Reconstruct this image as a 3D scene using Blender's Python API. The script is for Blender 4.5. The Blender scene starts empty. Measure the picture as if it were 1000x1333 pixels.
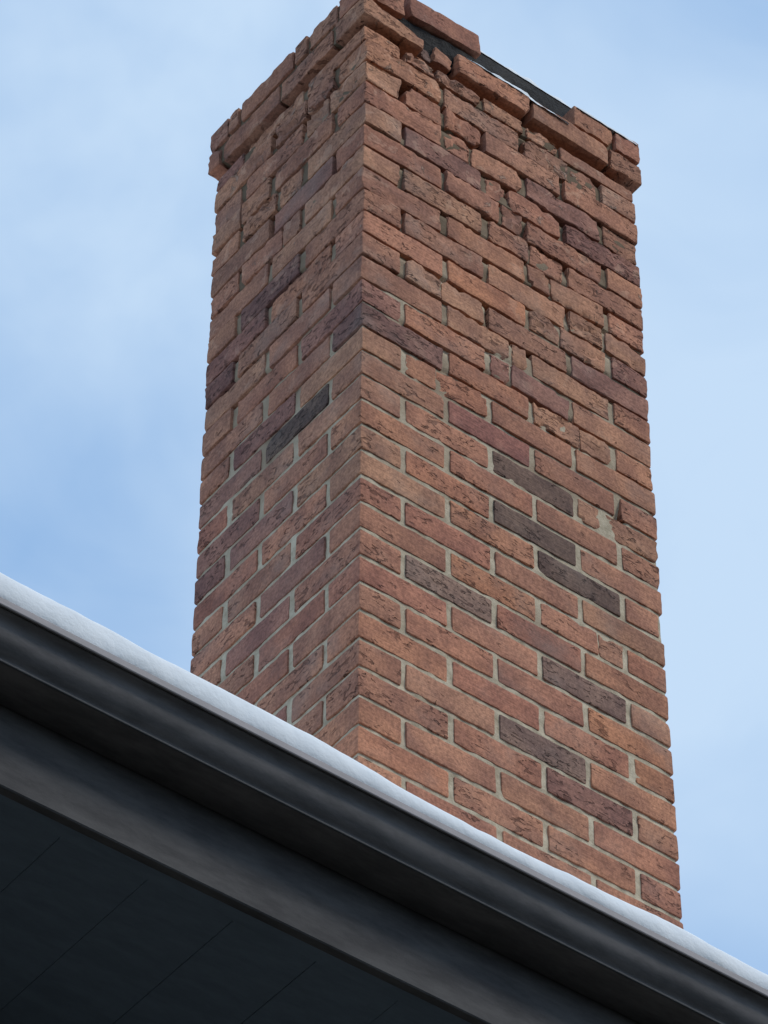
import bpy, bmesh, math, random
from mathutils import Vector, Matrix, noise

# ------------------------------------------------------------------ camera, sky, sun
S = bpy.context.scene
COL = S.collection
Z0 = 7.724                                   # height of the first bed joint under the cap
CAM = Vector((-2.83502, -3.77384, -6.17399 + Z0))
cam_d = bpy.data.cameras.new('camera')
cam_d.sensor_fit = 'HORIZONTAL'; cam_d.sensor_width = 36.0; cam_d.lens = 181.70
cam_d.clip_start = 0.05; cam_d.clip_end = 3000
cam = bpy.data.objects.new('camera', cam_d); COL.objects.link(cam)
Rv = Vector((0.79260883, -0.60972489, 0.00260817))
Uv = Vector((-0.43726506, -0.56542899, 0.69934922))
Fv = Vector((0.42493589, 0.55545082, 0.7147754))
M = Matrix((Rv, Uv, -Fv)).transposed().to_4x4(); M.translation = CAM
cam.matrix_world = M
S.camera = cam

SUN = Vector((0.42, -0.66, 0.74)).normalized()
sun_el = math.asin(SUN.z); sun_az = math.atan2(SUN.x, SUN.y)
world = bpy.data.worlds.new('World'); S.world = world; world.use_nodes = True
wn, wl = world.node_tree.nodes, world.node_tree.links
wn.clear()
wout = wn.new('ShaderNodeOutputWorld'); wbg = wn.new('ShaderNodeBackground')
sky = wn.new('ShaderNodeTexSky'); sky.sky_type = 'NISHITA'; sky.sun_disc = False
sky.sun_elevation = sun_el; sky.sun_rotation = sun_az
sky.air_density = 1.0; sky.dust_density = 0.6; sky.ozone_density = 1.5
wtc = wn.new('ShaderNodeTexCoord')
wno = wn.new('ShaderNodeTexNoise'); wno.inputs['Scale'].default_value = 5.0
wno.inputs['Detail'].default_value = 5.0; wno.inputs['Roughness'].default_value = 0.52
wno.inputs['Distortion'].default_value = 0.5
wmp = wn.new('ShaderNodeMapping'); wmp.inputs['Location'].default_value = (-6.96, -10.38, 12.9)
wrm = wn.new('ShaderNodeMapRange'); wrm.inputs['From Min'].default_value = 0.28; wrm.inputs['From Max'].default_value = 0.64
wrm.inputs['To Min'].default_value = 0.0; wrm.inputs['To Max'].default_value = 1.0
wcl = wn.new('ShaderNodeMix'); wcl.data_type = 'RGBA'
wcl.inputs[6].default_value = (2.0, 3.4, 5.6, 1)        # thin blue haze
wcl.inputs[7].default_value = (4.2, 5.42, 6.85, 1)        # veil of high cloud
wmx = wn.new('ShaderNodeMix'); wmx.data_type = 'RGBA'; wmx.inputs[0].default_value = 0.86
wl.new(wtc.outputs['Generated'], wmp.inputs['Vector']); wl.new(wmp.outputs[0], wno.inputs['Vector'])
wl.new(wno.outputs['Fac'], wrm.inputs['Value']); wn2 = wn.new('ShaderNodeTexNoise'); wn2.inputs['Scale'].default_value = 17.0; wn2.inputs['Detail'].default_value = 5.0; wn2.inputs['Distortion'].default_value = 0.8
wl.new(wmp.outputs[0], wn2.inputs['Vector'])
wma = wn.new('ShaderNodeMath'); wma.operation = 'MULTIPLY_ADD'; wma.use_clamp = True
wma.inputs[1].default_value = 0.60
wsu = wn.new('ShaderNodeMath'); wsu.operation = 'SUBTRACT'; wsu.inputs[1].default_value = 0.32
wl.new(wrm.outputs[0], wsu.inputs[0]); wl.new(wn2.outputs['Fac'], wma.inputs[0]); wl.new(wsu.outputs[0], wma.inputs[2])
wl.new(wma.outputs[0], wcl.inputs[0])
wl.new(sky.outputs[0], wmx.inputs[6]); wl.new(wcl.outputs[2], wmx.inputs[7]); wl.new(wmx.outputs[2], wbg.inputs['Color'])
wbg.inputs['Strength'].default_value = 0.15
wl.new(wbg.outputs[0], wout.inputs[0])

sd = bpy.data.lights.new('sun', 'SUN'); sd.energy = 1.8; sd.angle = math.radians(18); sd.color = (1.0, 0.93, 0.83)
so = bpy.data.objects.new('sun', sd); COL.objects.link(so)
so.rotation_euler = (-SUN).to_track_quat('-Z', 'Y').to_euler(); so.location = SUN * 30

S.render.engine = 'CYCLES'
S.view_settings.view_transform = 'Standard'; S.view_settings.look = 'None'
S.view_settings.gamma = 1.0; S.view_settings.use_curve_mapping = False
S.view_settings.exposure = 0.0

# ------------------------------------------------------------------ helpers
rng = random.Random(11)

def empty(name, loc=(0, 0, 0)):
    o = bpy.data.objects.new(name, None); COL.objects.link(o); o.location = loc
    o.empty_display_size = 0.1
    return o

def link(name, me, parent=None, loc=(0, 0, 0), rot=(0, 0, 0), mat=None, smooth=False):
    o = bpy.data.objects.new(name, me); COL.objects.link(o)
    o.parent = parent; o.location = loc; o.rotation_euler = rot
    if mat and not me.materials: me.materials.append(mat)
    if smooth:
        for p in me.polygons: p.use_smooth = True
    return o

def mesh(name, vs, fs):
    me = bpy.data.meshes.new(name); me.from_pydata(vs, [], fs); me.update()
    return me

def tag(o, label=None, cat=None, kind=None, group=None):
    if label: o['label'] = label
    if cat: o['category'] = cat
    if kind: o['kind'] = kind
    if group: o['group'] = group

def box_data(x0, x1, y0, y1, z0, z1, off=0):
    v = [(x0, y0, z0), (x1, y0, z0), (x1, y1, z0), (x0, y1, z0), (x0, y0, z1), (x1, y0, z1), (x1, y1, z1), (x0, y1, z1)]
    f = [(0, 3, 2, 1), (4, 5, 6, 7), (0, 1, 5, 4), (1, 2, 6, 5), (2, 3, 7, 6), (3, 0, 4, 7)]
    return v, [tuple(i + off for i in q) for q in f]

def bev_box(name, x0, x1, y0, y1, z0, z1, b):
    bm = bmesh.new()
    v, f = box_data(x0, x1, y0, y1, z0, z1)
    vs = [bm.verts.new(p) for p in v]
    for q in f: bm.faces.new([vs[i] for i in q])
    bmesh.ops.bevel(bm, geom=bm.edges[:], offset=b, segments=1, affect='EDGES')
    me = bpy.data.meshes.new(name); bm.to_mesh(me); bm.free()
    return me

def nz(x, y, z, s=1.0):
    return noise.noise(Vector((x, y, z)) * s)

# ------------------------------------------------------------------ materials
class NT:
    def __init__(self, name):
        self.m = bpy.data.materials.new(name); self.m.use_nodes = True
        self.n = self.m.node_tree.nodes; self.l = self.m.node_tree.links
        self.b = self.n['Principled BSDF']
    def new(self, t, **kw):
        n = self.n.new(t)
        for k, v in kw.items(): setattr(n, k, v)
        return n
    def put(self, sock, v):
        if isinstance(v, bpy.types.NodeSocket): self.l.new(v, sock)
        elif v is not None: sock.default_value = v
    def noise(self, vec, scale, detail=3, rough=0.5, dist=0.0):
        n = self.new('ShaderNodeTexNoise')
        self.put(n.inputs['Vector'], vec); n.inputs['Scale'].default_value = scale
        n.inputs['Detail'].default_value = detail; n.inputs['Roughness'].default_value = rough
        n.inputs['Distortion'].default_value = dist
        return n.outputs['Fac']
    def rng(self, v, a, b, c=0.0, d=1.0, smooth=True):
        n = self.new('ShaderNodeMapRange')
        if smooth: n.interpolation_type = 'SMOOTHSTEP'
        self.put(n.inputs['Value'], v)
        for i, x in zip((1, 2, 3, 4), (a, b, c, d)): self.put(n.inputs[i], x)
        return n.outputs[0]
    def math(self, op, a, b=None, c=None, clamp=False):
        n = self.new('ShaderNodeMath', operation=op); n.use_clamp = clamp
        for i, x in enumerate((a, b, c)):
            if x is not None: self.put(n.inputs[i], x)
        return n.outputs[0]
    def mix(self, f, a, b, mode='MIX'):
        n = self.new('ShaderNodeMix', data_type='RGBA', blend_type=mode)
        self.put(n.inputs[0], f); self.put(n.inputs[6], a); self.put(n.inputs[7], b)
        return n.outputs[2]
    def map(self, vec, scale):
        n = self.new('ShaderNodeMapping'); self.put(n.inputs['Vector'], vec)
        n.inputs['Scale'].default_value = scale
        return n.outputs[0]
    def bump(self, h, strength, dist, prev=None):
        n = self.new('ShaderNodeBump'); self.put(n.inputs['Height'], h)
        n.inputs['Strength'].default_value = strength; n.inputs['Distance'].default_value = dist
        if prev is not None: self.l.new(prev, n.inputs['Normal'])
        return n.outputs[0]
    def finish(self, col, rough, nrm=None, spec=0.3):
        self.put(self.b.inputs['Base Color'], col); self.put(self.b.inputs['Roughness'], rough)
        self.b.inputs['Specular IOR Level'].default_value = spec
        if nrm is not None: self.l.new(nrm, self.b.inputs['Normal'])
        return self.m

def mat_brick():
    t = NT('weathered_brick')
    oi = t.new('ShaderNodeObjectInfo'); tc = t.new('ShaderNodeTexCoord')
    off = t.math('MULTIPLY', oi.outputs['Random'], 43.0)
    va = t.new('ShaderNodeVectorMath', operation='ADD')
    t.l.new(tc.outputs['Object'], va.inputs[0]); t.l.new(off, va.inputs[1])
    P = va.outputs[0]
    at = t.new('ShaderNodeAttribute', attribute_type='OBJECT', attribute_name='wear')
    wear = at.outputs['Fac']
    C = oi.outputs['Color']
    # mottled firing colour: each brick drifts darker / more orange along its length
    n1 = t.noise(P, 11, 3, 0.55)
    dark = t.mix(1.0, C, (0.74, 0.69, 0.70, 1), 'MULTIPLY')
    lite = t.mix(1.0, C, (1.18, 1.13, 1.04, 1), 'MULTIPLY')
    col = t.mix(t.rng(n1, 0.30, 0.70), dark, lite)
    n2 = t.noise(P, 150, 5, 0.7)
    col = t.mix(0.75, col, t.mix(1.0, col, t.mix(t.rng(n2, 0.3, 0.7), (0.6, 0.58, 0.58, 1), (1.4, 1.38, 1.34, 1)), 'MULTIPLY'))
    # scratched rug face: wavy gouges in patches
    g = t.noise(t.map(P, (1.0, 1.0, 2.3)), 44, 2.0, 0.5, 1.1)
    patch = t.noise(P, 15, 2, 0.5)
    own = t.math('FRACT', t.math('MULTIPLY', oi.outputs['Random'], 91.7))            # some bricks smooth, some badly gouged
    amt = t.math('ADD', t.math('MULTIPLY', wear, 0.05), t.rng(own, 0.0, 1.0, -0.17, 0.15, False))
    ag = t.new('ShaderNodeAttribute', attribute_type='OBJECT', attribute_name='gouge')
    amt = t.math('ADD', amt, ag.outputs['Fac'])
    pm = t.rng(t.math('ADD', patch, amt), 0.50, 0.60)
    pit = t.math('MULTIPLY', t.rng(g, 0.375, 0.425, 1.0, 0.0), pm)
    col = t.mix(t.math('MULTIPLY', pit, 0.72), col, t.mix(1.0, col, (0.36, 0.31, 0.30, 1), 'MULTIPLY'))
    # fine drag lines left by the wire cut
    sc = t.noise(t.map(P, (0.22, 0.22, 3.4)), 62, 3, 0.6, 0.3)
    col = t.mix(t.rng(sc, 0.42, 0.30, 0.0, 0.45), col, t.mix(1.0, col, (0.58, 0.54, 0.53, 1), 'MULTIPLY'))
    # old mortar dragged over the face
    sm = t.noise(P, 24, 5, 0.68, 0.6)
    th = t.math('SUBTRACT', 0.74, t.math('MULTIPLY', wear, 0.14))
    smear = t.rng(t.math('SUBTRACT', sm, th), 0.0, 0.06)
    col = t.mix(t.math('MULTIPLY', smear, 0.5), col, (0.36, 0.27, 0.21, 1))
    # fresh, paler clay where the face has flaked off
    fl = t.math('MULTIPLY', t.rng(t.noise(P, 19, 5, 0.62, 0.5), 0.585, 0.625), t.math('ADD', t.math('MULTIPLY', wear, 0.75), 0.08))
    col = t.mix(fl, col, t.mix(0.45, t.mix(1.0, col, (1.45, 1.42, 1.38, 1), 'MULTIPLY'), (0.46, 0.31, 0.22, 1)))
    # grey lime bloom
    bl = t.rng(t.noise(P, 6, 3, 0.6), 0.5, 0.8, 0.0, 0.35)
    col = t.mix(bl, col, (0.30, 0.245, 0.21, 1))
    h = t.math('ADD', t.math('MULTIPLY', t.noise(P, 90, 5, 0.65), 0.5), t.math('MULTIPLY', t.noise(P, 26, 3, 0.6), 0.9))
    nb = t.bump(h, 0.55, 0.004)
    nb = t.bump(sc, 0.45, 0.003, nb)
    nb = t.bump(t.math('SUBTRACT', t.math('MULTIPLY', smear, 0.5), pit), 1.0, 0.006, nb)
    return t.finish(col, 0.92, nb, 0.25)

def mat_mortar():
    t = NT('lime_mortar')
    tc = t.new('ShaderNodeTexCoord'); P = tc.outputs['Object']
    n = t.noise(P, 28, 6, 0.7)
    col = t.mix(t.rng(n, 0.3, 0.7), (0.36, 0.295, 0.205, 1), (0.62, 0.53, 0.39, 1))
    sep = t.new('ShaderNodeSeparateXYZ'); t.l.new(P, sep.inputs[0])
    st = t.math('ADD', t.rng(sep.outputs[2], 1.10, 2.36, 0, 1, False), t.math('MULTIPLY', t.math('SUBTRACT', t.noise(P, 7, 4, 0.65), 0.5), 1.8))
    col = t.mix(t.rng(st, 0.05, 0.55, 0.0, 0.75), col, (0.30, 0.215, 0.145, 1))      # brick dust dragged over the old pointing
    col = t.mix(t.rng(st, 0.35, 0.95, 0.0, 0.9), col, (0.140, 0.100, 0.064, 1))     # lichen and soot stain near the top
    nb = t.bump(t.noise(P, 220, 4, 0.7), 0.6, 0.003)
    nb = t.bump(t.noise(P, 40, 4, 0.6), 0.5, 0.004, nb)
    return t.finish(col, 0.95, nb, 0.2)

def mat_crown():
    t = NT('sooty_crown_void_shade')  # crown mortar; also the dark tone painted in for the shaded void
    tc = t.new('ShaderNodeTexCoord'); P = tc.outputs['Object']
    col = t.mix(t.rng(t.noise(P, 18, 4, 0.6), 0.3, 0.7), (0.016, 0.016, 0.018, 1), (0.055, 0.051, 0.048, 1))
    return t.finish(col, 0.9, t.bump(t.noise(P, 38, 6, 0.75), 1.0, 0.014), 0.2)

def mat_metal(name, c0, c1, rough):
    t = NT(name)
    tc = t.new('ShaderNodeTexCoord'); P = tc.outputs['Object']
    n = t.noise(t.map(P, (0.8, 3, 3)), 9, 6, 0.7)
    n2 = t.noise(P, 160, 3, 0.7)
    col = t.mix(t.rng(n, 0.3, 0.7), c0, c1)
    col = t.mix(t.rng(n2, 0.62, 0.75, 0.0, 0.35), col, (0.10, 0.10, 0.095, 1))     # dust specks
    nb = t.bump(t.noise(t.map(P, (0.35, 2, 2)), 6, 2, 0.5), 0.12, 0.01)
    nb = t.bump(n2, 0.35, 0.001, nb)
    return t.finish(col, t.rng(n, 0.2, 0.8, rough - 0.08, rough + 0.05), nb, 0.18)

def mat_snow():
    t = NT('snow')
    tc = t.new('ShaderNodeTexCoord'); P = tc.outputs['Object']
    col = t.mix(t.noise(P, 20, 3), (0.68, 0.72, 0.75, 1), (0.80, 0.83, 0.85, 1))
    nb = t.bump(t.noise(P, 22, 5, 0.6), 0.35, 0.010)
    nb = t.bump(t.noise(P, 260, 3, 0.6), 0.22, 0.002, nb)
    return t.finish(col, 0.8, nb, 0.2)

def mat_plain(name, c0, c1, scale, rough=0.8):
    t = NT(name)
    tc = t.new('ShaderNodeTexCoord'); P = tc.outputs['Object']
    col = t.mix(t.rng(t.noise(P, scale, 4, 0.6), 0.3, 0.7), c0, c1)
    return t.finish(col, rough, t.bump(t.noise(P, scale * 6, 4, 0.6), 0.3, 0.004), 0.3)

BRICK = mat_brick(); MORTAR = mat_mortar(); CROWN = mat_crown(); SNOW = mat_snow()
GUTTER = mat_metal('charcoal_gutter_paint', (0.092, 0.088, 0.088, 1), (0.165, 0.155, 0.152, 1), 0.9)
LIP = mat_metal('skylit_gutter_lip', (0.24, 0.225, 0.228, 1), (0.34, 0.31, 0.31, 1), 0.65)  # gutter colour lightened here for the sky light the lip catches
BEAD = mat_metal('gutter_edge_glint', (0.06, 0.062, 0.066, 1), (0.09, 0.09, 0.092, 1), 0.6)  # tone of the bead that stands in for the edge reflection
FASCIA = mat_metal('charcoal_fascia_paint', (0.052, 0.050, 0.051, 1), (0.098, 0.094, 0.092, 1), 0.92)
SOFFIT = mat_metal('dark_soffit_paint', (0.105, 0.135, 0.165, 1), (0.135, 0.170, 0.205, 1), 0.9)
ROOFM = mat_plain('dark_roof_shingle', (0.03, 0.03, 0.03, 1), (0.06, 0.058, 0.055, 1), 12, 0.9)
def mat_ground():
    t = NT('winter_ground')
    tc = t.new('ShaderNodeTexCoord'); P = tc.outputs['Object']
    col = t.mix(t.rng(t.noise(P, 3, 5, 0.65), 0.3, 0.7), (0.040, 0.038, 0.034, 1), (0.075, 0.068, 0.055, 1))
    col = t.mix(t.rng(t.noise(P, 0.45, 5, 0.6), 0.63, 0.69), col, (0.78, 0.80, 0.83, 1))
    return t.finish(col, 0.95, t.bump(t.noise(P, 20, 5, 0.6), 0.6, 0.03), 0.1)
GROUND = mat_ground()
WALLM = mat_plain('grey_stucco_wall', (0.22, 0.21, 0.19, 1), (0.28, 0.27, 0.25, 1), 6, 0.9)

# ------------------------------------------------------------------ setting: snowy ground
def ground():
    n = 60; vs = []; fs = []
    def co(i):
        a = (i / n) * 2 - 1
        return math.copysign(abs(a) ** 3, a) * 1500
    for j in range(n + 1):
        for i in range(n + 1):
            x, y = co(i), co(j)
            d = math.hypot(x, y)
            z = 0.05 * nz(x, y, 0, 0.35) if d < 60 else 0
            vs.append((x, y, z - 0.03))
    for j in range(n):
        for i in range(n):
            a = j * (n + 1) + i; fs.append((a, a + 1, a + n + 2, a + n + 1))
    o = link('ground', mesh('ground', vs, fs), mat=GROUND, smooth=True)
    tag(o, 'dark winter ground with scattered patches of snow around the house', None, 'structure')
ground()

# ------------------------------------------------------------------ chimney
WX, WY = 0.701, 0.508                 # width of the two faces
CH = 0.066                            # course height
MX, MY = 0.2032, 0.2072               # brick modules on the two faces
JX, JY, JB = 0.0125, 0.0165, 0.0105   # head joints, bed joint
BH = CH - JB
DEP = 0.090
LAST = 36

PAL = {
 'o': (0.370, 0.190, 0.128), 'r': (0.340, 0.178, 0.130), 't': (0.345, 0.205, 0.145),
 'b': (0.305, 0.172, 0.130), 'm': (0.300, 0.145, 0.115), 'p': (0.240, 0.135, 0.118),
 'd': (0.115, 0.085, 0.078), 'g': (0.200, 0.150, 0.135), 'k': (0.100, 0.078, 0.072), 'O': (0.400, 0.200, 0.120),
 'q': (0.255, 0.124, 0.112), 'u': (0.190, 0.112, 0.105),
}
# colours read off the photograph: (row, k) on the right face; k counts bricks from the near corner
MEAN = (0.335, 0.190, 0.138)
PAL = {k: tuple(1.17 * (c * (0.62 if k in 'otrbmO' else 0.94) + m * (0.38 if k in 'otrbmO' else 0.06)) * t for c, m, t in zip(v, MEAN, (0.99, 0.885, 0.81))) for k, v in PAL.items()}
RIGHT = {(15, 2): 'd', (17, 2): 'd', (18, 2): 'd', (21, 1): 'g', (20, 1): 'O', (21, 2): 'm', (22, 2): 'g', (25, 2): 'g',
 (26, 2): 'p', (12, 0): 'u', (14, 1): 'q', (11, 2): 'p', (8, 3): 'p', (9, 3): 'p', (15, 0): 'b', (1, 2): 'b', (2, 2): 'p',
 (3, 1): 'p', (3, 0): 't', (4, 0): 'r', (19, 0): 'm', (22, 0): 'm', (23, 1): 'r', (24, 1): 'm', (23, 2): 'm', (3, 3): 'p',
 (24, 3): 'O', (23, 3): 'O', (25, 3): 'o', (28, 0): 'o', (27, 1): 'r', (27, 0): 'o', (24, 0): 'o', (26, 0): 'r', (10, 0): 'b',
 (11, 0): 'p', (16, 0): 'o', (17, 0): 't', (18, 0): 't', (0, 0): 'o', (2, 0): 'r', (13, 0): 't', (13, 1): 'o', (14, 0): 't',
 (16, 2): 'r', (17, 1): 'o', (19, 1): 'm', (20, 0): 'b', (21, 0): 'b', (23, 0): 'b', (25, 1): 'b', (25, 0): 'r', (26, 1): 'r',
 (17, 3): 'r', (19, 3): 't', (20, 2): 'b', (18, 1): 'o', (22, 1): 'b', (0, 1): 'b', (-1, 1): 'b', (28, 1): 'r', (9, 2): 'b', (8, 2): 't',
 (7, 2): 't', (6, 1): 'o', (8, 1): 'O', (10, 1): 't', (12, 1): 'o', (12, 2): 't', (13, 2): 'b', (14, 3): 'b', (13, 3): 't'}
LEFT = {(7, 1): 'u', (14, 1): 'k', (11, 0): 'u', (4, 1): 'p', (8, 1): 'o', (9, 2): 'u', (16, 1): 'b', (19, 0): 'm', (10, 1): 'r',
 (12, 1): 'b', (22, 1): 'm', (21, 1): 'p', (25, 1): 'p', (16, 2): 'p', (17, 2): 'u', (13, 1): 'u', (20, 1): 'p', (17, 1): 'p', (14, 2): 'p'}
# corner bricks whose short face on the left differs take one colour for both
SPLIT = {('R', 1, 1): (0.50, 0.010), ('R', 4, 1): (0.72, 0.004), ('R', 20, 2): (0.70, 0.003), ('R', 15, 3): (0.30, 0.013), ('R', 9, 1): (0.45, 0.004),
         ('R', 6, 2): (0.30, 0.005), ('R', 3, 2): (0.28, 0.012), ('R', 0, 2): (0.62, 0.005), ('R', 2, 1): (0.34, 0.004), ('R', 5, 2): (0.55, 0.006),
         ('R', 7, 3): (0.45, 0.005), ('R', 10, 1): (0.8, 0.006), ('R', 8, 2): (0.4, 0.004), ('R', -1, 1): (0.4, 0.010), ('R', -1, 2): (0.55, 0.006), ('R', 11, 2): (0.25, 0.003),
         ('R', 12, 2): (0.6, 0.004), ('R', 13, 1): (0.38, 0.004),
         ('L', 0, 1): (0.45, 0.006), ('L', 5, 1): (0.3, 0.004), ('L', 1, 0): (0.62, 0.004), ('L', 3, 1): (0.4, 0.005), ('L', 2, 2): (0.5, 0.006)}
SET_BACK = {('R', 18, 3): 0.012, ('R', 2, 3): 0.002}

def wear_of(row):
    z = -row * CH
    return max(0.0, min(1.0, 1.0 + z / 1.15)) if row >= 0 else 1.0

def brick_mesh(L, D, H, seed, rough=1.0, wedge=0.0, chips=2):
    r = random.Random(seed)
    b = 0.0030
    def ticks(n, l): return [0, b] + [b + (l - 2 * b) * i / n for i in range(1, n)] + [l - b, l]
    fine = rough > 1.0
    xs, ys, zs = ticks(max(3, int(round(L / (0.0115 if fine else 0.016)))), L), ticks(2, D), ticks(5 if fine else 4, H)
    spall = max(0.0, rough - 0.78) * r.uniform(0.2, 1.0)
    idx = {}; vs = []; fs = []
    sd = r.uniform(0, 100)
    chip = []
    for _ in range(chips if chips > 2 else (1 if r.random() < 0.25 + 0.5 * (rough - 0.8) else 0)):
        chip.append((Vector((r.choice((0, L, r.uniform(0, L))), r.choice((0, 0, D)), r.choice((0, H)))), r.uniform(0.005, 0.014), r.uniform(0.3, 0.6)))
    cen = Vector((L / 2, D / 2, H / 2))
    def vert(i, j, k):
        if (i, j, k) in idx: return idx[(i, j, k)]
        p = Vector((xs[i], ys[j], zs[k]))
        ex = (i in (0, len(xs) - 1)) + (j in (0, len(ys) - 1)) + (k in (0, len(zs) - 1))
        n = Vector(((-1 if i == 0 else 1 if i == len(xs) - 1 else 0), (-1 if j == 0 else 1 if j == len(ys) - 1 else 0), (-1 if k == 0 else 1 if k == len(zs) - 1 else 0)))
        q = p - n * (b * (0.0, 0.0, 0.16, 0.34)[ex])
        nv = noise.noise_vector(p * 28 + Vector((sd, sd * 2, 0)))
        nf = noise.noise_vector(p * 75 + Vector((sd, 0, sd)))
        q += Vector((nv.x * 0.0014, nv.y * 0.0012, nv.z * 0.0011)) * min(rough, 1.0) + nf * 0.0011 * rough
        sp = noise.noise(p * 34 + Vector((sd * 3, 0, sd))) + 0.5 * noise.noise(p * 90 + Vector((sd, sd, 0)))
        nh = Vector((n.x, n.y, n.z * 0.25))
        q -= nh * (spall * 0.034 * min(0.24, max(0.0, sp - 0.12) * 2.0) + 0.0025 * spall * (ex > 1) * max(0.0, nf.x + 0.3))
        for c, rad, dep in chip:
            d = (p - c).length
            if d < rad: q += (cen - p).normalized() * (rad - d) * dep * rough
        if wedge:
            q.z *= 1 - wedge * (p.x / L)
        vs.append(q - cen); idx[(i, j, k)] = len(vs) - 1
        return len(vs) - 1
    nx, ny, nz_ = len(xs) - 1, len(ys) - 1, len(zs) - 1
    for i in range(nx):
        for k in range(nz_):
            fs.append((vert(i, 0, k), vert(i + 1, 0, k), vert(i + 1, 0, k + 1), vert(i, 0, k + 1)))
            fs.append((vert(i, ny, k), vert(i, ny, k + 1), vert(i + 1, ny, k + 1), vert(i + 1, ny, k)))
        for j in range(ny):
            fs.append((vert(i, j, 0), vert(i, j + 1, 0), vert(i + 1, j + 1, 0), vert(i + 1, j, 0)))
            fs.append((vert(i, j, nz_), vert(i + 1, j, nz_), vert(i + 1, j + 1, nz_), vert(i, j + 1, nz_)))
    for j in range(ny):
        for k in range(nz_):
            fs.append((vert(0, j, k), vert(0, j, k + 1), vert(0, j + 1, k + 1), vert(0, j + 1, k)))
            fs.append((vert(nx, j, k), vert(nx, j + 1, k), vert(nx, j + 1, k + 1), vert(nx, j, k + 1)))
    return mesh('brick', vs, fs)

chimney = empty('brick_chimney', (0.35, 0.25, Z0 - LAST * CH))
tag(chimney, 'tall red brick chimney with crumbling top courses rising behind the snowy roof edge', 'chimney')
CO = Vector((0.35, 0.25, -LAST * CH))          # origin of the chimney in joint coordinates
pool = {}
count = [0]
def place(x0, x1, y0, y1, z0, z1, colour, wear, seed, rough=1.0, axis='x', wedge=0.0, chips=2, tilt=(0, 0, 0), jit=True, share=True):
    if axis == 'x': L, D = x1 - x0, y1 - y0
    else: L, D = y1 - y0, x1 - x0
    H = z1 - z0
    key = (round(L, 3), round(D, 3), round(H, 3), seed % 9, round(rough, 1), wedge) if share else None
    if key and key in pool: me = pool[key]
    else:
        me = brick_mesh(L, D, H, seed, rough, wedge, chips)
        me.materials.append(BRICK)
        for p in me.polygons: p.use_smooth = True
        me.set_sharp_from_angle(angle=math.radians(22))
        if key: pool[key] = me
    r = random.Random(seed * 7 + 3)
    c = Vector(((x0 + x1) / 2, (y0 + y1) / 2, (z0 + z1) / 2)) - CO
    k = (0.35 + wear) if jit else 0.0
    c += Vector((r.uniform(-1, 1) * 0.0022, r.uniform(-1, 1) * 0.0022, r.uniform(-1, 1) * 0.0012)) * k
    rot = [tilt[0] + r.uniform(-1, 1) * 0.006 * k, tilt[1] + r.uniform(-1, 1) * 0.008 * k, tilt[2] + r.uniform(-1, 1) * 0.008 * k]
    if axis == 'y': rot[2] += math.pi / 2       # local +x runs along +y, local front (-y) faces +x
    o = link('brick', me, chimney, c, rot)
    v = r.uniform(0.92, 1.09); w = r.uniform(0.96, 1.04)
    o.color = (colour[0] * v, colour[1] * v * w, colour[2] * v * w, 1)
    o['wear'] = float(wear)
    o['gouge'] = 0.16 if colour[0] < 0.26 else 0.0
    count[0] += 1
    return o

def pick(r, row):
    u = row / 28.0
    bag = 'ootttrrb' if u < 0.45 else 'ottrrrrbbm'
    return r.choice(bag)
def pick_left(r, row):
    return r.choice('rrbbmrtb' if row > 10 else 'rrtbbrtp')

def put(face, row, k, x0, x1, y0, y1, axis, colour):
    w = wear_of(row)
    jb = JB * (1 - 0.45 * min(1.0, w * 1.6))
    z1 = -row * CH - jb * 0.5; z0 = z1 - (CH - jb)
    seed = 1000 + row * 17 + k * 5 + (300 if face == 'L' else 0)
    rough = 0.8 + 0.50 * w
    if row == -1: z1 -= (0.021 if face == 'R' else 0.015) + rng.uniform(0, 0.006)
    if face == 'R' and 0 <= row <= 9 and k: sh = rng.gauss(0, 0.0030) * (1 - row / 12); y0 += min(sh, 0.0012)
    sb = SET_BACK.get((face, row, k), 0)
    if sb: x1 -= sb
    s = SPLIT.get((face, row, k))
    if s is None:
        place(x0, x1, y0, y1, z0, z1, colour, w, seed, rough, axis)
    elif axis == 'x':
        s, gp = s
        xm = x0 + (x1 - x0) * s
        place(x0, xm - gp / 2, y0, y1, z0, z1, colour, w, seed, rough * 1.3, axis, chips=4, share=False)
        place(xm + gp / 2, x1, y0, y1, z0, z1, colour, w, seed + 1, rough * 1.3, axis, chips=4, tilt=(0, rng.uniform(-0.03, 0.05), rng.uniform(-0.06, 0.03)), share=False)
    else:
        s, gp = s
        ym = y0 + (y1 - y0) * s
        place(x0, x1, y0, ym - gp / 2, z0, z1, colour, w, seed, rough * 1.3, axis, chips=4, share=False)
        place(x0, x1, ym + gp / 2, y1, z0, z1, colour, w, seed + 1, rough * 1.3, axis, chips=4, tilt=(0, 0.0, 0.02), share=False)

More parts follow.
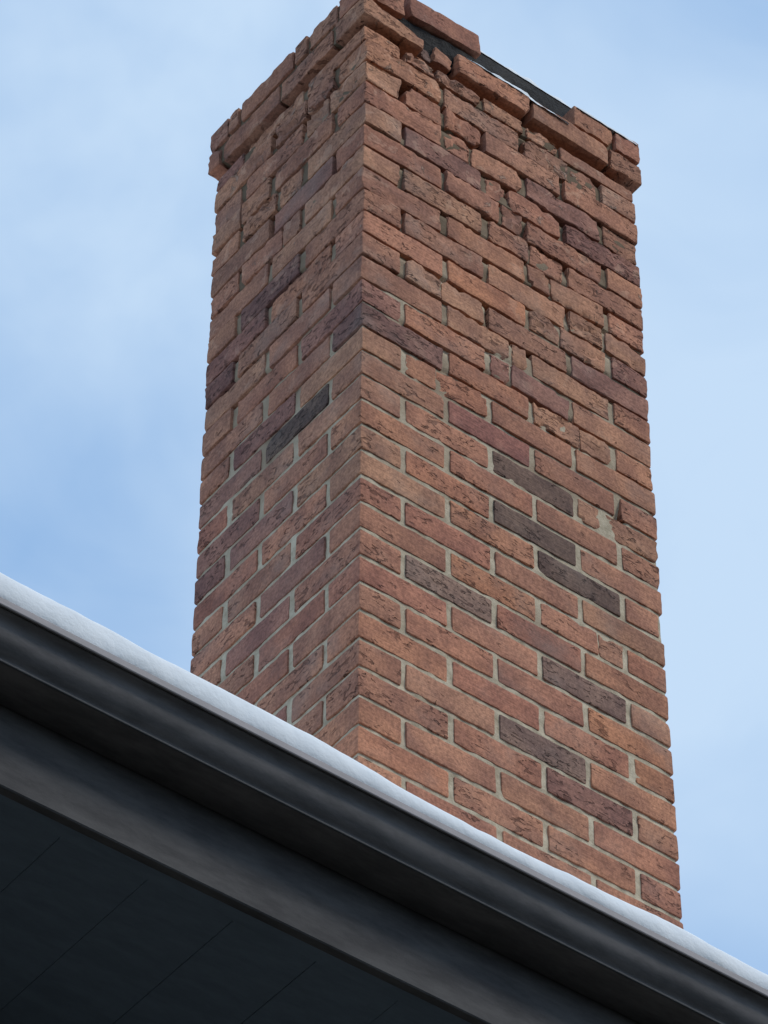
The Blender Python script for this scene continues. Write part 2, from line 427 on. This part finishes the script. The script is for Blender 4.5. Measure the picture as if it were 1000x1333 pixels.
for row in range(-1, LAST):
    r = random.Random(500 + row)
    even = row % 2 == 0
    cr = lambda k: PAL[RIGHT.get((row, k)) or pick(r, row)]
    cl = lambda k: PAL[LEFT.get((row, k)) or pick_left(r, row)]
    if even:
        for k in range(3):                                   # three stretchers from the near corner
            put('R', row, k, k * MX, k * MX + MX - JX, 0, DEP, 'x', cr(k))
        put('R', row, 3, WX - DEP, WX, 0, 0.19, 'y', cr(3))   # end of the far corner brick
        put('L', row, 1, 0, DEP, 0.5 * MY, 1.5 * MY - JY, 'y', cl(1))
        put('L', row, 2, 0, DEP, 1.5 * MY, WY, 'y', cl(2))
    else:
        c0 = PAL[RIGHT.get((row, 0)) or LEFT.get((row, 0)) or pick(r, row)]
        put('L', row, 0, 0, DEP, 0, MY - JY, 'y', c0)         # corner brick, its end shows on the right face
        put('L', row, 1, 0, DEP, MY, 2 * MY - JY, 'y', cl(1))
        put('L', row, 2, 0, 0.19, 2 * MY, WY, 'x', cl(2))
        for k in range(1, 4):
            x0 = (k - 0.5) * MX
            put('R', row, k, x0, WX if k == 3 else x0 + MX - JX, 0, DEP, 'x', cr(k))

# cap: lower corbelled course, then the loose top course with bricks missing
zc0, zc1 = CH + 0.004, 2 * CH - 0.004
OV = 0.007
def cap(x0, x1, y0, y1, z0, z1, c, seed, axis='x', **kw):
    place(x0, x1, y0, y1, z0, z1, PAL[c], 0.6, seed, 1.2, axis, chips=3, share=False, **kw)
cap(-0.008, 0.145, -0.009, DEP, zc0 - 0.002, zc1, 't', 11, wedge=0.55)
cap(0.176, 0.224, 0.004, 0.10, zc0 + 0.002, zc1 - 0.016, 'b', 12, tilt=(0, 0.10, 0.06))
cap(0.143, 0.170, 0.008, 0.09, zc0 - 0.006, zc0 + 0.024, 'g', 16, tilt=(0, 0.25, 0.1))
cap(0.232, 0.419, -OV, DEP, zc0, zc1 - 0.002, 'o', 13)
cap(0.429, 0.630, -OV + 0.002, DEP, zc0, zc1, 't', 14)
cap(0.638, WX + 0.021, -OV - 0.001, DEP, zc0 - 0.004, zc1 - 0.002, 't', 15)
cap(-0.007, DEP, 0.100, 0.275, zc0, zc1, 'r', 21, 'y')
cap(-0.007, DEP, 0.285, 0.478, zc0, zc1, 'b', 22, 'y')
cap(-0.008, 0.15, 0.488, WY + 0.020, zc0, zc1, 'r', 23)
zt0, zt1 = 2 * CH + 0.004, 3 * CH - 0.002
TO = 0.0085
cap(-TO, 0.092, -TO, 0.080, zt0, zt1, 'r', 31)
cap(0.104, 0.292, -0.010, 0.082, zt0 + 0.026, zt1 + 0.026, 'm', 32, tilt=(0, -0.10, 0.02))
cap(0.542, 0.645, -0.008, 0.080, zt0, zt1, 'o', 33)
cap(0.652, WX + 0.017, -0.009, 0.080, zt0, zt1 + 0.002, 'm', 34)
cap(-TO, 0.079, 0.086, 0.180, zt0, zt1 - 0.001, 'b', 35, 'y')
cap(-TO + 0.001, 0.079, 0.187, 0.226, zt0, zt1 - 0.002, 'b', 36, 'y')
cap(-TO, 0.079, 0.233, 0.414, zt0, zt1 - 0.001, 'r', 37, 'y')
cap(-TO, 0.079, 0.421, 0.456, zt0, zt1 - 0.002, 'b', 38, 'y')
cap(-TO, 0.079, 0.463, WY + 0.018, zt0, zt1, 'r', 39, 'y')
def shade_fill():  # dark filler added in place of deep shade under the tilted brick
    n = 14; vs = []; fs = []
    for i in range(n + 1):
        x = 0.085 + 0.205 * i / n
        zt = zt0 + 0.008 + 0.018 * i / n + 0.003 * nz(x, 1, 1, 40)
        zb = 0.088 + 0.010 * nz(x, 3, 1, 30)
        yy = 0.006 + 0.010 * nz(x, 5, 1, 26)
        for y, z in ((yy + 0.010, zb), (yy, (zb * 0.5 + zt * 0.5)), (yy - 0.003, zt), (0.07, zt), (0.07, zb)): vs.append((x - CO.x, y - CO.y, z - CO.z))
    for i in range(n):
        for k in range(5):
            a = i * 5 + k; b_ = i * 5 + (k + 1) % 5; fs.append((a, a + 5, b_ + 5, b_)[::-1])
    fs.append((0, 1, 2, 3, 4)); fs.append(tuple(n * 5 + k for k in (4, 3, 2, 1, 0)))
    link('void_shade_fill', mesh('void_shade_fill', vs, fs), chimney, mat=CROWN)
shade_fill()
for q in ((-0.002, 0.075, 0.02, WY + 0.002, CH + 0.012, zt1 - 0.004), (0.56, WX + 0.002, 0.005, 0.075, CH + 0.012, zt1 - 0.012)):
    v, f = box_data(q[0] - CO.x, q[1] - CO.x, q[2] - CO.y, q[3] - CO.y, q[4] - CO.z, q[5] - CO.z)
    link('cap_bedding', mesh('cap_bedding', v, f), chimney, mat=MORTAR)

# far sides of the chimney, joined
def far_bricks():
    vs, fs = [], []
    def add(x0, x1, y0, y1, z0, z1):
        v, f = box_data(x0 - CO.x, x1 - CO.x, y0 - CO.y, y1 - CO.y, z0 - CO.z, z1 - CO.z, len(vs)); vs.extend(v); fs.extend(f)
    for row in range(-1, LAST):
        z1 = -row * CH - JB * 0.5; z0 = z1 - BH
        if row % 2 == 0:
            add(WX - DEP, WX, 0.205, 0.40, z0, z1); add(WX - DEP, WX, 0.4125, WY, z0, z1)
            add(0.103, 0.295, WY - DEP, WY, z0, z1); add(0.307, 0.498, WY - DEP, WY, z0, z1); add(0.510, 0.598, WY - DEP, WY, z0, z1)
        else:
            add(WX - DEP, WX, 0.103, 0.295, z0, z1); add(WX - DEP, WX, 0.307, WY, z0, z1)
            add(0.205, 0.396, WY - DEP, WY, z0, z1); add(0.408, 0.598, WY - DEP, WY, z0, z1)
    for z0, z1, e in ((zc0, zc1, OV), (zt0, zt1, 0.01)):
        for a, b_ in ((0.10, 0.29), (0.30, 0.50)): add(WX - DEP, WX + e, a, b_, z0, z1)
        for a, b_ in ((0.16, 0.35), (0.36, 0.55), (0.56, WX + e)): add(a, b_, WY - DEP, WY + e, z0, z1)
    o = link('far_side_bricks', mesh('far_side_bricks', vs, fs), chimney, mat=BRICK)
    o.color = (*PAL['r'], 1); o['wear'] = 0.3; o['gouge'] = 0.0
    tag(o, kind='stuff')
far_bricks()

# mortar: recessed sheets that close round the corners, eaten away near the top
HOLES = [(0.396, -0.217, 0.050, 0.016, 0.030), (0.425, -0.240, 0.030, 0.014, 0.025), (0.194, 0.030, 0.05, 0.03, 0.022), (0.12, -0.066, 0.06, 0.012, 0.022),
         (0.232, -0.066, 0.06, 0.012, 0.03), (0.30, -0.10, 0.02, 0.04, 0.025), (0.34, 0.066, 0.2, 0.010, 0.02), (0.62, 0.01, 0.05, 0.02, 0.02),
         (0.45, -0.66, 0.10, 0.012, 0.02), (0.315, -0.62, 0.02, 0.05, 0.02), (0.61, -1.0, 0.012, 0.04, 0.022), (0.52, -0.40, 0.09, 0.012, 0.018), (0.48, -0.792, 0.12, 0.01, 0.015)]
def recess(u, z, side):
    w = max(0.0, min(1.0, 1.0 + z / 1.05))
    s = side * 31.7
    d = 0.0030 + 0.0022 * w
    d += 0.0019 * nz(u + s, s, z, 42) + (0.0012 + 0.004 * w) * nz(u + s, s * 2, z, 9)
    hole = max(0.0, nz(u * 0.7 + s, s + 5, z * 1.6, 7) - 0.10)
    d += w * w * hole * 0.055
    bed = abs((z / CH + 0.5) % 1.0 - 0.5) * CH
    if bed < 0.0062:                                   # weathered-out bed joints towards the top
        d += max(0.0, w - 0.10) * 0.030 * max(0.0, min(1.0, 0.75 + 1.6 * nz(u * 1.2 + s, 4.4, z * 3.1, 6)))
    if side == 0:
        for hx, hz, rx, rz, dep in HOLES:
            t = ((u - hx) / rx) ** 2 + ((z - hz) / rz) ** 2
            if t < 2.5: d += dep * math.exp(-t * 1.6)
    return max(0.0012 + 0.0035 * min(1.0, w * 2.5), min(0.045, d))
def mortar():
    vs, fs = [], []
    ztop, zbot = CH - 0.030, -LAST * CH + 0.001
    zz = sorted({round(-r_ * CH + o_, 5) for r_ in range(-1, LAST + 1) for o_ in (-0.045, -0.033, -0.021, -0.0095, -0.0062, -0.003, 0.0, 0.003, 0.0062, 0.0095)})
    zz = [z for z in zz if zbot <= z <= ztop]; nzz = len(zz) - 1
    def cor(z): return 0.0042 + 0.0042 * max(0, min(1, 1 + z / 1.05)) + 0.0015 * nz(0, 0, z, 25)
    def sheet(n, fn, flip):
        base = len(vs)
        for z in zz:
            for i in range(n + 1):
                p = fn(i / n, z); vs.append((p[0] - CO.x, p[1] - CO.y, p[2] - CO.z))
        for j in range(nzz):
            for i in range(n):
                a = base + j * (n + 1) + i
                q = (a, a + 1, a + n + 2, a + n + 1)
                fs.append(q[::-1] if flip else q)
    def dep(u, z, side, Wd):
        c = cor(z); e = min(u, Wd - u)
        t = min(1, max(0, e / 0.03)); t = t * t * (3 - 2 * t)
        return c * (1 - t) + recess(u, z, side) * t
    def right(t, z):
        c = cor(z); u = c + (WX - 2 * c) * t
        return (u, dep(u, z, 0, WX) if 0 < t < 1 else c, z)
    def left(t, z):
        c = cor(z); u = c + (WY - 2 * c) * t
        return (dep(u, z, 1, WY) if 0 < t < 1 else c, u, z)
    sheet(150, right, False); sheet(105, left, True)
    sheet(2, lambda t, z: (WX - cor(z), cor(z) + (WY - 2 * cor(z)) * t, z), False)
    sheet(2, lambda t, z: (cor(z) + (WX - 2 * cor(z)) * t, WY - cor(z), z), True)
    link('mortar', mesh('mortar', vs, fs), chimney, mat=MORTAR, smooth=True)
mortar()

# sooty mortar crown behind the top course
def crown():
    n, m = 40, 30; vs, fs = [], []
    x0, x1, y0, y1 = 0.060, WX - 0.060, 0.048, WY - 0.050
    def P(x, y, z):
        return (x + 0.004 * nz(x, y, z, 22) - CO.x, y + (0.007 * nz(x + 9, y, z, 22) + 0.004 * nz(x, y, z, 60)) * (1.0 if z < 0.26 else 0.0) - CO.y, z + 0.006 * nz(x, y + 7, z, 25) * (1.0 if z < 0.26 else 0.3) - CO.z)
    zs = [0.040, 0.120, 0.18, 0.21, 0.25, 0.276, 0.290, 0.297]
    ins = [0, 0, 0.001, 0.002, 0.004, 0.006, 0.012, 0.024]
    ring = [(i / n, 0) for i in range(n)] + [(1, j / m) for j in range(m)] + [(1 - i / n, 1) for i in range(n)] + [(0, 1 - j / m) for j in range(m)]
    K = len(ring)
    for z, q in zip(zs, ins):
        for a, b_ in ring:
            vs.append(P(x0 + q + (x1 - x0 - 2 * q) * a, y0 + q + (y1 - y0 - 2 * q) * b_, z))
    for j in range(len(zs) - 1):
        for i in range(K):
            fs.append((j * K + i, j * K + (i + 1) % K, (j + 1) * K + (i + 1) % K, (j + 1) * K + i))
    fs.append(tuple(range((len(zs) - 1) * K, len(zs) * K)))
    link('crown', mesh('crown', vs, fs), chimney, mat=CROWN, smooth=True)
crown()

# ------------------------------------------------------------------ house: fascia, soffit boards, roof, wall
YL, ZL = -0.32377, -2.33208 + Z0       # outer top edge of the gutter
XA, XB = -2.74, 3.05
YF = YL + 0.122                        # front of the fascia
ZS = -2.5435 + Z0                      # underside of the soffit
house = empty('house', (0.2, 0.4, 0))
HO = Vector((0.2, 0.4, 0))
tag(house, 'dark eave of a house with charcoal fascia and soffit boards below the snow', 'house')
def hbox(name, x0, x1, y0, y1, z0, z1, mat, b=0.002):
    me = bev_box(name, x0 - HO.x, x1 - HO.x, y0 - HO.y, y1 - HO.y, z0 - HO.z, z1 - HO.z, b)
    return link(name, me, house, mat=mat)
hbox('fascia', XA, XB, YF, YF + 0.018, ZS - 0.006, ZL - 0.005, FASCIA)
hbox('soffit_channel', XA, XB, YF + 0.0185, YF + 0.046, ZS - 0.0025, ZS + 0.006, SOFFIT, 0.001)
me_b = bev_box('soffit_board', -0.0759, 0.0759, 0, 0.50, 0, 0.010, 0.0010)
me_b.materials.append(SOFFIT)
xb = -0.6461 + 0.1523 / 2 - 0.1523 * 13
while xb < XB:
    if xb > XA + 0.07:
        link('soffit_board', me_b, house, Vector((xb, YF + 0.030, ZS + rng.uniform(-0.0006, 0.0006))) - HO)
    xb += 0.1523
YW = YF + 0.50
hbox('wall', XA + 0.2, XB - 0.2, YW, YW + 0.2, -0.05, ZS + 0.05, WALLM)
SLOPE = 0.36
def roof():
    prof = [(YF - 0.02, ZL - 0.012), (YF - 0.02, ZL + 0.000), (YF + 3.0, ZL + 3.02 * SLOPE), (YF + 3.0, ZL + 3.02 * SLOPE - 0.05), (YF + 0.02, ZL - 0.012)]
    vs = [(x - HO.x, y - HO.y, z) for x in (XA, XB) for y, z in prof]
    n = len(prof)
    fs = [(i, i + n, (i + 1) % n + n, (i + 1) % n) for i in range(n)] + [tuple(range(n)), tuple(range(2 * n - 1, n - 1, -1))]
    link('roof', mesh('roof', vs, fs), house, mat=ROOFM)
roof()

# ------------------------------------------------------------------ gutter
gutter = empty('rain_gutter', (0.2, YL, ZL))
tag(gutter, 'dark charcoal metal gutter with curved front running along the eave', 'gutter')
def extrude(name, prof, mat, closed=False, smooth=True, nx=60):
    vs, fs = [], []
    n = len(prof)
    for i in range(nx + 1):
        x = XA + 0.004 + (XB - XA - 0.008) * i / nx
        wob = 0.0009 * nz(x, 1.7, 0, 1.3)
        for y, z in prof: vs.append((x - 0.2, y + wob, z + wob * 0.7))
    for i in range(nx):
        for j in range(n if closed else n - 1):
            a = i * n + j; b_ = i * n + (j + 1) % n
            fs.append((a, a + n, b_ + n, b_))
    if closed:
        fs.append(tuple(range(n))); fs.append(tuple(range((nx + 1) * n - 1, nx * n - 1, -1)))
    return link(name, mesh(name, vs, fs), gutter, mat=mat, smooth=smooth)
BZ = -0.0735                                            # bottom of the gutter below the lip
def bez(p0, p1, p2, p3, n):
    o = []
    for i in range(n + 1):
        t = i / n; a = (1 - t) ** 3; b_ = 3 * t * (1 - t) ** 2; c = 3 * t * t * (1 - t); d = t ** 3
        o.append((a * p0[0] + b_ * p1[0] + c * p2[0] + d * p3[0], a * p0[1] + b_ * p1[1] + c * p2[1] + d * p3[1]))
    return o
outer = [(0.006, -0.0135)] + bez((0.0045, -0.0145), (0.017, -0.017), (0.021, -0.022), (0.0215, -0.030), 8)[1:] \
    + bez((0.0215, -0.030), (0.0215, -0.043), (0.026, -0.054), (0.044, -0.0645), 12)[1:] + [(0.0455, -0.0665), (0.0455, BZ + 0.004)] \
    + bez((0.0455, BZ + 0.004), (0.0455, BZ + 0.001), (0.047, BZ), (0.050, BZ), 4)[1:] + [(0.119, BZ), (0.1205, BZ + 0.002), (0.1205, -0.008)]
inner = [(y - (0.0012 if j > len(outer) - 4 else -0.0012), z + 0.0012) for j, (y, z) in enumerate(outer)][::-1]
extrude('trough', outer + inner, GUTTER, closed=True)
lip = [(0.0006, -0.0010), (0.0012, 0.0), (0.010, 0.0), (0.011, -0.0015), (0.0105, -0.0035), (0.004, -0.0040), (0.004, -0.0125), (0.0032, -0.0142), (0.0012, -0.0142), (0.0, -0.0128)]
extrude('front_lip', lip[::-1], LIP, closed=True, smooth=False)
bead = [(0.0452 + 0.0022 * math.cos(a), BZ + 0.0022 + 0.0022 * math.sin(a)) for a in [i * math.pi / 4 for i in range(8)]]
extrude('edge_glint_bead', bead, BEAD, closed=True)  # added bead, shaped to draw the reflected line along the bottom edge

# ------------------------------------------------------------------ snow
TH = [(-3.0, 0.048), (-1.4, 0.050), (-0.885, 0.0518), (-0.725, 0.0532), (-0.617, 0.0480), (-0.451, 0.0500), (-0.28, 0.0435), (-0.106, 0.0310),
      (0.072, 0.0255), (0.225, 0.0335), (0.382, 0.0420), (0.573, 0.0370), (1.0, 0.042), (2.0, 0.05), (3.2, 0.045)]
def thick(x):
    for (a, p), (b_, q) in zip(TH, TH[1:]):
        if a <= x <= b_:
            t = (x - a) / (b_ - a); t = t * t * (3 - 2 * t)
            return p + (q - p) * t
    return 0.045
def roof_snow():
    vs, fs = [], []
    nx = 420
    prof = None
    for i in range(nx + 1):
        x = XA + 0.01 + (XB - XA - 0.02) * i / nx
        h = thick(x) * 0.88 + 0.0085 + 0.0034 * nz(x, 1, 0, 5) + 0.0028 * nz(x, 3, 0, 14) + 0.0016 * nz(x, 8, 0, 38)
        w = 0.0030 * nz(x, 5, 0, 12) + 0.0014 * nz(x, 6, 0, 40)
        prof = [(0.012, -0.006), (0.0055 + w, -0.0005), (0.0020 + w, 0.16 * h), (0.0010 + w, 0.40 * h), (0.0018 + w, 0.62 * h), (0.0036 + w, 0.80 * h), (0.0062, 0.93 * h), (0.0100, h),
                (0.018, h + 0.0065), (0.032, h + 0.014), (0.055, h + 0.023), (0.10, h + 0.040), (0.20, h + 0.08)]
        for k in range(1, 9): prof.append((0.20 + k * 0.35, h * (1 - k / 16) + 0.08 + k * 0.35 * SLOPE + 0.03))
        for y, z in prof: vs.append((x - 0.2, y, z + 0.003 * nz(x, y, 0, 12) * min(1, max(0, (y - 0.02) * 10))))
    n = len(prof)
    for i in range(nx):
        for j in range(n - 1):
            a = i * n + j; fs.append((a, a + n, a + n + 1, a + 1))
    o = link('roof_snow', mesh('roof_snow', vs, fs), None, (0.2, YL, ZL), mat=SNOW, smooth=True)
    tag(o, 'white snow lying along the roof edge above the gutter', 'snow', 'stuff')
roof_snow()

def snow_strip(name, label, pts, y0, y1, z, h):
    # low drift on a ledge: rounded cross-section following a list of x stations
    vs, fs = [], []
    n = 15
    N = len(pts)
    for i, x in enumerate(pts):
        e = min(1, 3.0 * min(i, N - 1 - i) / N + 0.05)
        hh = h * e * (0.8 + 0.5 * nz(x, 2, 0, 30))
        for k in range(n):
            t = (k / (n - 1)) ** 2.2; y = y0 + (y1 - y0) * t + 0.004 * nz(x, t, 3, 40)
            zz = hh * min(1, (y1 - y0) * t / 0.010) ** 0.6 * (1 - max(0, t - 0.85) * 4)
            vs.append((x, y, z(x) + zz))
    for i in range(N - 1):
        for k in range(n - 1):
            a = i * n + k; fs.append((a, a + n, a + n + 1, a + 1))
    c = Vector((pts[N // 2], (y0 + y1) / 2, z(pts[N // 2])))
    o = link(name, mesh(name, [Vector(v) - c for v in vs], fs), None, c + Vector((0, 0, Z0)), mat=SNOW, smooth=True)
    tag(o, label, 'snow', 'stuff')
snow_strip('ledge_snow', 'thin line of snow in the gap where chimney cap bricks are missing', [0.252 + 0.0085 * i for i in range(33)], -OV - 0.0030, 0.055, lambda x: zc1 - 0.0045 - (0.006 if x > 0.42 else 0), 0.026)
def snow_cap(name, label, x0, x1, prof, n=60):
    # snow draped over a top edge: profile (y, z) from the front face over the edge and back
    vs, fs = [], []; m = len(prof)
    for i in range(n + 1):
        x = x0 + (x1 - x0) * i / n
        e = max(0.12, min(1.0, 0.55 + 1.3 * nz(x, 4, 2, 24))) * min(1.0, 0.15 + 6.0 * min(i, n - i) / n)
        for k, (y, z) in enumerate(prof):
            vs.append((x, y + 0.001 * nz(x, k, 0, 50), prof[0][1] + (z - prof[0][1]) * e if k else z))
    for i in range(n):
        for k in range(m - 1):
            q = i * m + k; fs.append((q, q + m, q + m + 1, q + 1))
    c = Vector(((x0 + x1) / 2, prof[0][0], prof[0][1]))
    o = link(name, mesh(name, [Vector(v) - c for v in vs], fs), None, c + Vector((0, 0, Z0)), mat=SNOW, smooth=True)
    tag(o, label, 'snow', 'stuff')
snow_cap('crown_snow', 'thin line of snow on top of the dark chimney crown', 0.075, WX - 0.075, [(0.0525, 0.279), (0.0535, 0.290), (0.056, 0.299), (0.062, 0.304), (0.075, 0.307), (0.10, 0.308), (0.20, 0.306), (0.44, 0.300)])
snow_cap('brick_snow', 'trace of snow on the top bricks at the far right end of the chimney cap', 0.548, 0.712, [(-0.0092, 0.190), (-0.0096, 0.199), (-0.006, 0.205), (0.004, 0.207), (0.03, 0.206), (0.075, 0.200)], 30)

print('bricks', count[0])
